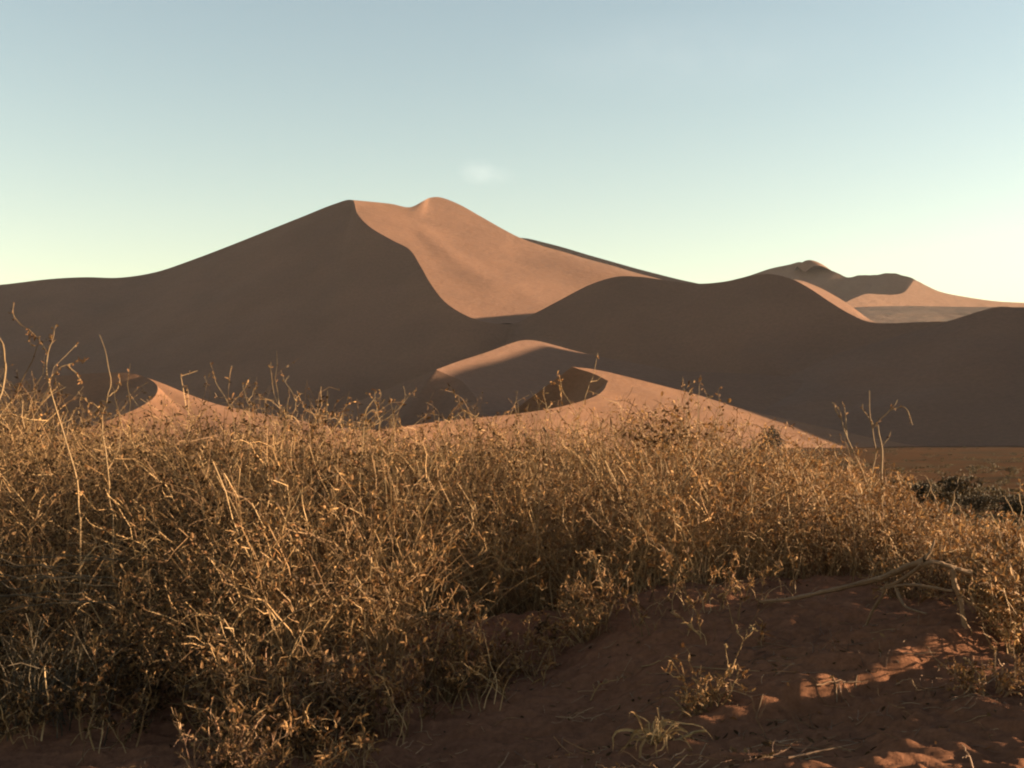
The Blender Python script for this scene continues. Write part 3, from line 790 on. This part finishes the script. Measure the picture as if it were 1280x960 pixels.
stalk('crossed_stalk', 'bent stems crossing in an X above the short grass, right of the tall branching stalk', 'stalk', 9.2,
      [[(1143, 665), (1152, 635), (1160, 612), (1165, 600)], [(1176, 665), (1172, 636), (1164, 612), (1157, 594)], [(1180, 662), (1188, 632), (1196, 610), (1201, 597)], [(1214, 664), (1204, 644), (1194, 628)]], [[(1157, 596), (1148, 594), (1140, 598)], [(1188, 632), (1194, 627)]], 0.0075, 13, [(1182, 650, 5, 8)], group=ST)
stalk('arching_stalk', 'thin stem arching over beside the tall branching stalk, low before the plain', 'stalk', 9.4, [[(1106, 640), (1107, 604), (1113, 593), (1121, 594), (1127, 606), (1128, 622)]], [], 0.005, 14, group=ST)
stalk('arching_stalk', 'bent stem at the right edge leaning towards the middle', 'stalk', 8.8, [[(1279, 690), (1275, 660), (1266, 636), (1256, 622), (1253, 620)], [(1277, 660), (1277, 625), (1275, 600)]], [[(1240, 672), (1255, 677), (1282, 684)]], 0.0065, 15, [(1276, 610, 4, 6)], group=ST)
stalk('dry_stalk', 'upright forked stem in the middle of the dark scrub, low and bare', 'stalk', 5.9, [[(480, 812), (483, 785), (487, 760), (486, 732)]], [[(486, 734), (492, 725), (498, 715)], [(486, 745), (479, 730), (471, 715), (466, 704)], [(484, 780), (476, 770), (470, 762)]], 0.0055, 16, [(470, 712, 4, 5), (497, 718, 4, 5)], group=ST)

# bundle of dead stems lying across the left scrub
rg = np.random.default_rng(33)
o = root('dead_reed_bundle', pt(60, 730, 5.6), 'bundle of grey dead stems bent flat across the left edge of the scrub', 'dead stems')
for k in range(9):
    y = 692 + 8 * k + rg.normal(0, 4)
    c = ipath([(-30, y + rg.normal(0, 12)), (20, y + rg.normal(0, 4)), (75, y + rg.normal(0, 6)), (rg.uniform(105, 165), y + rg.uniform(-6, 18))], 5.6 + rg.normal(0, 0.06), rg, spread=0.03)
    part('stem', tube(c, 0.0042, 0.0022), GREY, o)

# low bushes and tufts at the edge of the bare sand, each one plant
def bush(name, label, cat, px, py, h, rad, n, seed, mat, lmat, group=None, **kw):
    rg = np.random.default_rng(seed)
    c = gp(px, py)
    a = rg.uniform(0, 2 * np.pi, n); rr = rad * np.sqrt(rg.uniform(0, 1, n))
    bb = c + np.stack([0.35 * rr * np.cos(a), 0.35 * rr * np.sin(a), 0 * a], -1)
    bb[:, 2] = ground_z(bb[:, 0], bb[:, 1]) - 0.015
    lean = np.stack([np.cos(a), np.sin(a)], -1) * (rr / rad * rad / h * 1.1)[:, None]
    T, Lf = sprays(rg, bb, h * rg.uniform(0.6, 1.1, n), lean, **kw)
    o = root(name, c, label, cat, group)
    part('stems', T, mat, o); part('foliage', Lf, lmat, o)
    return o

EB = 'low dry bushes along the edge of the bare sand'
small = dict(n_twig=6, n_leaf=22, leaf=(0.026, 0.012), curl=0.45, wig=0.22, r=0.0036, twig_len=0.4, low=0.15)
curly = dict(n_twig=5, n_leaf=16, leaf=(0.038, 0.0085), curl=0.8, wig=0.2, r=0.0034, twig_len=0.35, low=0.2, blade=2)
bush('dry_bush', 'dark grey-brown bush in the bottom left corner below the fallen stems', 'bush', 55, 880, 0.42, 0.30, 34, 41, STEM, OLIVE, EB, **small)
bush('dry_bush', 'brown bush with crooked pale twigs, right of the corner bush on the left', 'bush', 190, 872, 0.40, 0.30, 34, 42, STEM, OLIVE, EB, **small)
bush('dry_bush', 'small leafy bush cut by the bottom edge, nearest bush to the viewer', 'bush', 282, 985, 0.30, 0.17, 20, 43, TWIG, OLIVE, EB, **dict(small, leaf=(0.020, 0.008), n_leaf=16))
bush('dry_bush', 'dark bush with looping bare twigs behind the bush cut by the bottom edge', 'bush', 375, 925, 0.40, 0.28, 34, 44, TWIG, OLIVE, EB, **small)
bush('dry_bush', 'low reddish bush in front of the upright forked stem', 'bush', 462, 905, 0.36, 0.24, 28, 45, TWIG, LEAF, EB, **small)
bush('dry_bush', 'brown bush with upright twigs at the left corner of the bare sand', 'bush', 560, 876, 0.44, 0.22, 22, 46, STEM, LEAF, EB, **dict(curly, leaf=(0.03, 0.010)))
bush('dry_bush', 'low rusty bush spreading onto the bare sand, right of the upright-twigged corner bush', 'bush', 622, 852, 0.30, 0.24, 24, 47, TWIG, LEAF, EB, **small)
bush('grass_tuft', 'drooping straw-brown tuft hanging over the edge of the bare sand', 'grass tuft', 742, 796, 0.36, 0.20, 20, 48, STEM, LEAF, EB, **curly)
bush('grass_tuft', 'small curly straw tuft on the bare sand behind the drooping cream tuft', 'grass tuft', 882, 885, 0.20, 0.15, 14, 49, STEM, LEAF, EB, **dict(curly, leaf=(0.026, 0.007)))
bush('grass_tuft', 'straw tuft growing behind the arch of the dead branch', 'grass tuft', 1140, 748, 0.30, 0.22, 22, 50, STEM, LEAF, EB, **curly)
bush('grass_tuft', 'tuft of curly straw at the right edge of the picture behind the sunlit sand', 'grass tuft', 1252, 790, 0.34, 0.26, 26, 51, STEM, LEAF, EB, **curly)
bush('dry_bush', 'low brown twiggy bush at the right edge just behind the sunlit sand ripples', 'bush', 1235, 868, 0.20, 0.16, 18, 52, TWIG, LEAF, EB, **dict(small, leaf=(0.018, 0.008)))

# tussock of grey blades at the left edge
rg = np.random.default_rng(61)
c = gp(45, 905)
n = 80
bb = c + np.stack([rg.normal(0, 0.13, n), rg.normal(0, 0.08, n), 0 * np.zeros(n)], -1); bb[:, 2] = ground_z(bb[:, 0], bb[:, 1]) - 0.01
bl = grow(rg, bb, np.stack([rg.normal(0, 0.25, n), rg.normal(0, 0.2, n), np.ones(n)], -1), rg.uniform(0.25, 0.6, n), 9, 0.17, 0.2)
o = root('grey_tussock', c, 'tussock of upright grey-brown blades at the left edge in front of the scrub', 'tussock')
part('blades', tube_mesh(bl, np.full(n, 0.0030), np.full(n, 0.0014), 4), GREY, o)

# looping bare twigs in front of the dark bush
def twiglet(name, label, cat, polys, r, seed, mat=STEM, leaves=(), Y=None, leaf=(0.025, 0.010), lmat=PALE, curl=0.5, group=None, lift=0.0):
    rg = np.random.default_rng(seed)
    b0 = gp(*polys[0][0]); b0[2] += lift
    o = root(name, b0, label, cat, group)
    prev = []
    for k, p in enumerate(polys):
        c = ipath(p, b0[1], rg, spread=0.006, jit=0.003)
        if k == 0: c = c + (b0 - c[0]) * np.linspace(1, 0, len(c))[:, None]
        else:
            allp = np.vstack(prev); q = np.argmin(((allp - c[0]) ** 2).sum(1)); c = c + (allp[q] - c[0]) * np.linspace(1, 0, len(c))[:, None]
        prev.append(c)
        part('stem' if k == 0 else 'branch', tube(c, r if k == 0 else r * 0.7, r * 0.45), mat, o)
    P, A = [], []
    allp = np.vstack(prev)
    for (x, y, sp, m_) in leaves:
        q = pt(rg.normal(x, sp, m_), rg.normal(y, sp, m_), b0[1]); k = np.argmin(((allp[None] - q[:, None]) ** 2).sum(2), 1)
        P.append(allp[k] * 0.8 + q * 0.2); A.append(norm(rg.normal(0, 0.8, (m_, 3)) + np.array([0, 0, 0.3])))
    if P:
        P, A = np.vstack(P), np.vstack(A); m_ = len(P)
        part('leaves', leaf_mesh(rg, P, A, leaf[0] * rg.uniform(0.6, 1.4, m_), leaf[1] * rg.uniform(0.7, 1.4, m_), curl), lmat, o)
    return o

twiglet('looped_twig', 'bare pale twig looping to the right low in front of the dark bush', 'twig', [[(392, 950), (393, 925), (392, 900), (402, 884), (414, 892), (427, 908), (436, 926)], [(402, 887), (410, 876), (420, 870)], [(427, 908), (440, 900)], [(393, 915), (384, 902)]], 0.0034, 71, mat=STEM)
twiglet('dry_sprig', 'small sprig with a forked crown standing alone on the bare sand', 'sprig', [[(912, 848), (917, 832), (923, 815), (931, 797)], [(931, 797), (939, 789), (943, 780)], [(931, 798), (924, 790), (922, 781)], [(911, 842), (908, 825), (907, 804)], [(931, 797), (934, 788)]], 0.0035, 72, mat=STEM, leaves=[(941, 784, 3, 7), (923, 785, 3, 6), (908, 808, 2, 3)], leaf=(0.018, 0.008))
twiglet('dry_sprig', 'tiny sprig with one dark red leaf at the left end of the bare sand', 'sprig', [[(738, 876), (744, 864), (751, 855), (758, 848)], [(751, 855), (768, 850), (784, 845)], [(744, 864), (741, 855)]], 0.0034, 73, leaves=[(752, 854, 3, 7), (780, 846, 3, 4)], leaf=(0.022, 0.011), lmat=plant_material('red_leaf', [(0, (0.09, 0.012, 0.014)), (0.35, (0.11, 0.02, 0.018)), (0.4, (0.2, 0.13, 0.08)), (1, (0.24, 0.16, 0.10))]))
twiglet('dry_sprig', 'thin twig leaning on the sand ledge at the bottom right', 'sprig', [[(1217, 962), (1211, 944), (1204, 930)], [(1211, 944), (1203, 948)]], 0.0035, 74, mat=TWIG)
twiglet('dry_sprig', 'slim reddish twig between the forked sprig and the sand ledge', 'sprig', [[(958, 924), (948, 900), (940, 870)], [(948, 900), (955, 886), (957, 874)], [(941, 874), (934, 868)]], 0.003, 75, mat=TWIG)

# drooping cream tuft in the foreground
rg = np.random.default_rng(81)
c = gp(818, 930)
o = root('cream_tuft', c, 'cream-coloured tuft of drooping broad blades, nearest plant on the bare sand', 'grass tuft')
n = 42
bd = np.stack([rg.normal(0, 0.8, n), rg.normal(-0.2, 0.6, n), np.full(n, 1.0)], -1)
bp = grow(rg, np.repeat(c[None], n, 0) + rg.normal(0, 0.012, (n, 3)), bd, rg.uniform(0.06, 0.27, n), 10, 0.3, 0.6)
t_ = norm(np.gradient(bp, axis=1)); sd = norm(np.cross(t_, np.array([0.3, -0.8, 0.5])[None, None] + rg.normal(0, 0.2, (n, 1, 3))))
w_ = (rg.uniform(0.0018, 0.0052, n)[:, None, None] * np.array([0.5, 0.8, 1, 1.1, 1.1, 1, 0.9, 0.7, 0.45, 0.1])[None, :, None])
V = np.stack([bp - sd * w_, bp + np.cross(t_, sd) * w_ * 0.4, bp + sd * w_], 2)
idx = np.arange(n * 30).reshape(n, 10, 3)
Q = np.stack([idx[:, :-1, :-1], idx[:, :-1, 1:], idx[:, 1:, 1:], idx[:, 1:, :-1]], -1).reshape(-1, 4)
part('blades', (V.reshape(-1, 3), Q), CREAM, o)
cc_ = ipath([(818, 932), (832, 926), (850, 921), (868, 915), (880, 911)], c[1], rg, spread=0.004)
part('stem', tube(cc_, 0.0055, 0.004), PALE, o)

# dead branch arching over the sand
rg = np.random.default_rng(91)
foot = gp(1207, 789)
Yb = foot[1]
o = root('dead_branch', foot, 'grey dead branch arching over the sand and propped on one bent leg', 'dead branch')
Ya = gp(948, 755)[1]
def limb(nm, p, r0, r1, sp=0.0):
    P_ = np.array(p, float); yy = Yb + (Ya - Yb) * np.clip((1158 - P_[:, 0]) / (1158 - 948), 0, 1)
    C = spline(pt(P_[:, 0], P_[:, 1], yy), 8)
    C = C + 0.007 * np.stack([fbm(C[:, 0] * 9, C[:, 2] * 9, 2, 7 + len(p)), 0 * C[:, 0], fbm(C[:, 0] * 9, C[:, 2] * 9, 2, 8)], -1)
    if nm == 'branch' and p[0][0] < 950: C[:, 2] = np.maximum(C[:, 2], ground_z(C[:, 0], C[:, 1]) + 0.004)
    if nm == 'leg': C = C + (foot - np.array([0, 0, 0.03]) - C[-1]) * np.linspace(0, 1, len(C))[:, None]
    k = np.linspace(0, 1, len(C))
    v, q = tube_mesh(C[None], [r0], [r1], 8)
    ctr = np.repeat(C, 8, 0); v = ctr + (v - ctr) * (1 + 0.22 * fbm(v[:, 0] * 60, v[:, 2] * 60 + v[:, 1] * 40, 2, 5))[:, None]
    part(nm, (v, q), DEADWOOD, o)
limb('branch', [(948, 752), (970, 751), (995, 749), (1044, 738), (1090, 727), (1128, 711), (1158, 700)], 0.006, 0.015, 0.02)
limb('branch', [(1104, 735), (1124, 727), (1142, 714), (1158, 705), (1180, 706), (1197, 711), (1214, 716)], 0.008, 0.011)
limb('leg', [(1191, 709), (1196, 727), (1203, 750), (1207, 786)], 0.0125, 0.009)
limb('branch', [(1157, 700), (1164, 690), (1169, 675)], 0.007, 0.004)
limb('twig', [(1100, 737), (1125, 733), (1150, 733), (1192, 738)], 0.006, 0.006)
limb('twig', [(1110, 728), (1101, 746), (1092, 762), (1084, 785), (1078, 802)], 0.008, 0.005)
limb('twig', [(1118, 735), (1126, 752), (1137, 762), (1160, 768)], 0.007, 0.004)

# loose litter of broken stems and leaf scraps on the sand
rg = np.random.default_rng(97)
n = 7500
y = 3.7 + 5.0 * rg.uniform(0, 1, n) ** 1.3; x = wx(rg.uniform(-60, 1340, n), y)
keep = vnoise(x * 1.6, y * 1.6, 83) > rg.uniform(-0.7, 0.7, n)
x, y = x[keep], y[keep]; n = len(x)
P0 = np.stack([x, y, ground_z(x, y) + 0.004], -1)
th = rg.uniform(0, 2 * np.pi, n)
D0 = np.stack([np.cos(th), np.sin(th), rg.normal(0.05, 0.12, n)], -1)
k = n // 2
tw = grow(rg, P0[:k], D0[:k], rg.uniform(0.02, 0.14, k), 5, 0.2, 0.0)
tw[..., 2] = np.maximum(tw[..., 2], ground_z(tw[..., 0], tw[..., 1]) + 0.003)
o = link('plant_litter', two_slot('plant_litter', tube_mesh(tw, np.full(k, 0.0021), np.full(k, 0.0012)), leaf_mesh(rg, P0[k:], D0[k:], rg.uniform(0.012, 0.035, n - k), rg.uniform(0.006, 0.013, n - k), 0.5), TWIG, OLIVE), None)
tag(o, 'scattered dry litter of broken stems and leaf scraps on the bare sand', 'litter', kind='stuff')

# pale twigs lying on the sand
FT_ = 'pale twigs lying on the bare sand'
for k, (p, q, lab) in enumerate([((802, 836), (842, 830), 'short pale twig on the sand just right of the red-leaved sprig'), ((866, 838), (950, 842), 'long thin pale twig on the sand beside the foot of the forked sprig'), ((947, 806), (996, 816), 'grey twig on the dark sand between the dead branch and the forked sprig'),
                                 ((1020, 858), (1076, 864), 'thin dark twig on the sand in front of the sunlit ripples'), ((985, 952), (1075, 940), 'straight pale twig along the sand ledge at the bottom'), ((722, 868), (760, 866), 'small grey twig on the sand below the red-leaved sprig'), ((560, 897), (590, 893), 'short grey twig on the sand below the upright-twigged corner bush')]):
    rg = np.random.default_rng(100 + k)
    a, b_ = gp(*p), gp(*q)
    if b_[1] - a[1] > 0.5: b_ = a + np.array([0.35, 0.05, 0])
    w = np.linspace(0, 1, 14)[:, None]
    C = a + (b_ - a) * w + np.stack([0 * w[:, 0], 0.006 * vnoise(w[:, 0] * 5 + k, 0 * w[:, 0], 1), 0 * w[:, 0]], -1)
    C[:, 2] = np.maximum(ground_z(C[:, 0], C[:, 1]) + 0.003, np.linspace(float(ground_z(*C[0, :2])), float(ground_z(*C[-1, :2])), 14) + 0.006)
    o = link('fallen_twig', mesh_np('fallen_twig', *[(x if i == 0 else [x]) for i, x in enumerate(tube(C, 0.0034, 0.0016))]), STEM if k in (0, 1) else TWIG)
    tag(o, lab, 'twig', FT_)

# ------------------------------------------------------------------ shrubs out on the plain
def far_shrub(label, cat, px, py, w, h, seed, n=900, group=None, name='plain_shrub', ls=0.22, D=None):
    rg = np.random.default_rng(seed)
    x, y, z = ray(px, py)
    if D is None:
        k = np.linspace(20, 640, 6000); hh = EYE + z * k - ground_z(x * k, y * k); i = int(np.argmax(hh <= 0)) if (hh <= 0).any() else 3000
        D = k[i]
    c = np.array([x * D, y * D, float(ground_z(x * D, y * D))])
    o = root(name, c, label, cat, group)
    W, H = w / F_PX * D, h / F_PX * D
    m_ = 12
    a = rg.uniform(0, 2 * np.pi, m_)
    bb = c + np.stack([0.06 * W * np.cos(a), 0.06 * W * np.sin(a), np.full(m_, -0.05)], -1)
    ends = c + np.stack([0.36 * W * np.cos(a), 0.36 * W * np.sin(a), H * rg.uniform(0.45, 0.85, m_)], -1)
    stems = bb[:, None] + (ends - bb)[:, None] * np.linspace(0, 1, 6)[None, :, None] + rg.normal(0, 0.02 * W, (m_, 6, 3))
    part('stems', tube_mesh(stems, np.full(m_, 0.02 * H), np.full(m_, 0.008 * H), 4), BARK, o)
    cl = c + np.stack([rg.normal(0, 0.24 * W, 26), rg.normal(0, 0.24 * W, 26), H * rg.uniform(0.12, 0.85, 26)], -1)
    p = cl[rg.integers(0, 26, n)] + rg.normal(0, 1, (n, 3)) * np.array([0.10 * W, 0.10 * W, 0.12 * H])
    p[:, 2] = np.maximum(p[:, 2], c[2] + 0.03)
    ln = ls * min(W, H * 1.6) * 0.45 * rg.uniform(0.5, 1.3, n)
    part('foliage', leaf_mesh(rg, p, rg.normal(0, 1, (n, 3)), ln, ln * 0.5, 0.4), SCRUB, o)
    return o

PS = 'dark shrubs on the plain at the right'
far_shrub('dark shrub standing alone at the foot of the sunlit dune, its shadow to the left', 'shrub', 962, 557, 30, 30, 201, 1200, None, 'lone_shrub', D=372)
far_shrub('dark rounded shrub just right of the tall branching stalk, on the plain', 'shrub', 1117, 628, 34, 32, 202, 1000, PS)
far_shrub('wide dark shrub behind the X-shaped stems, on the plain', 'shrub', 1156, 634, 52, 34, 203, 1400, PS)
far_shrub('tall dark shrub on the plain right of the X-shaped stems', 'shrub', 1196, 630, 46, 36, 204, 1300, PS)
far_shrub('low dark shrub on the plain right of the tall dark shrub', 'shrub', 1228, 640, 40, 22, 205, 900, PS)
far_shrub('dark shrub cut by the right edge, on the plain', 'shrub', 1272, 645, 46, 28, 206, 1000, PS)
far_shrub('small dark shrub below the right end of the sunlit dune', 'shrub', 1018, 582, 26, 13, 207, 500, PS)
far_shrub('flat dark shrub on the plain below the end of the sunlit dune', 'shrub', 990, 586, 30, 10, 208, 500, PS)
far_shrub('small round shrub at the distant foot of the shadowed dune, right of the branching stalk', 'shrub', 1162, 572, 20, 6, 209, 300, PS)
far_shrub('small flat shrub near the far side of the plain, close to the right edge', 'shrub', 1240, 580, 26, 7, 210, 300, PS)
far_shrub('narrow low shrub at the far side of the plain just behind the branching stalk', 'shrub', 1112, 566, 28, 6, 211, 300, PS)

# low tufts dotted over the plain, too many and too small to count
rg = np.random.default_rng(301)
n = 1500
y = np.exp(rg.uniform(np.log(40), np.log(600), n)); x = wx(rg.uniform(840, 1420, n), y)
k = vnoise(x / 30, y / 30, 88) > rg.uniform(-0.6, 0.5, n)
x, y = x[k], y[k]; n = len(x)
m_ = 26
c = np.repeat(np.stack([x, y, ground_z(x, y)], -1), m_, 0)
sz = np.repeat(rg.uniform(0.25, 0.9, n), m_)
p = c + rg.normal(0, 1, c.shape) * np.stack([0.42 * sz, 0.42 * sz, 0.12 * sz], -1); p[:, 2] = c[:, 2] + np.abs(p[:, 2] - c[:, 2]) + 0.02
V, Q = leaf_mesh(rg, p, rg.normal(0, 1, p.shape) + np.array([0, 0, 0.8]), sz * 0.45, sz * 0.16, 0.4)
o = link('plain_scrub', mesh_np('plain_scrub', V, [Q], False), plant_material('plain_tuft', [(0, (0.03, 0.022, 0.012)), (0.6, (0.06, 0.042, 0.022)), (1, (0.11, 0.075, 0.038))]))
tag(o, 'tiny dull tufts dotted across the far plain', 'scrub', kind='stuff')
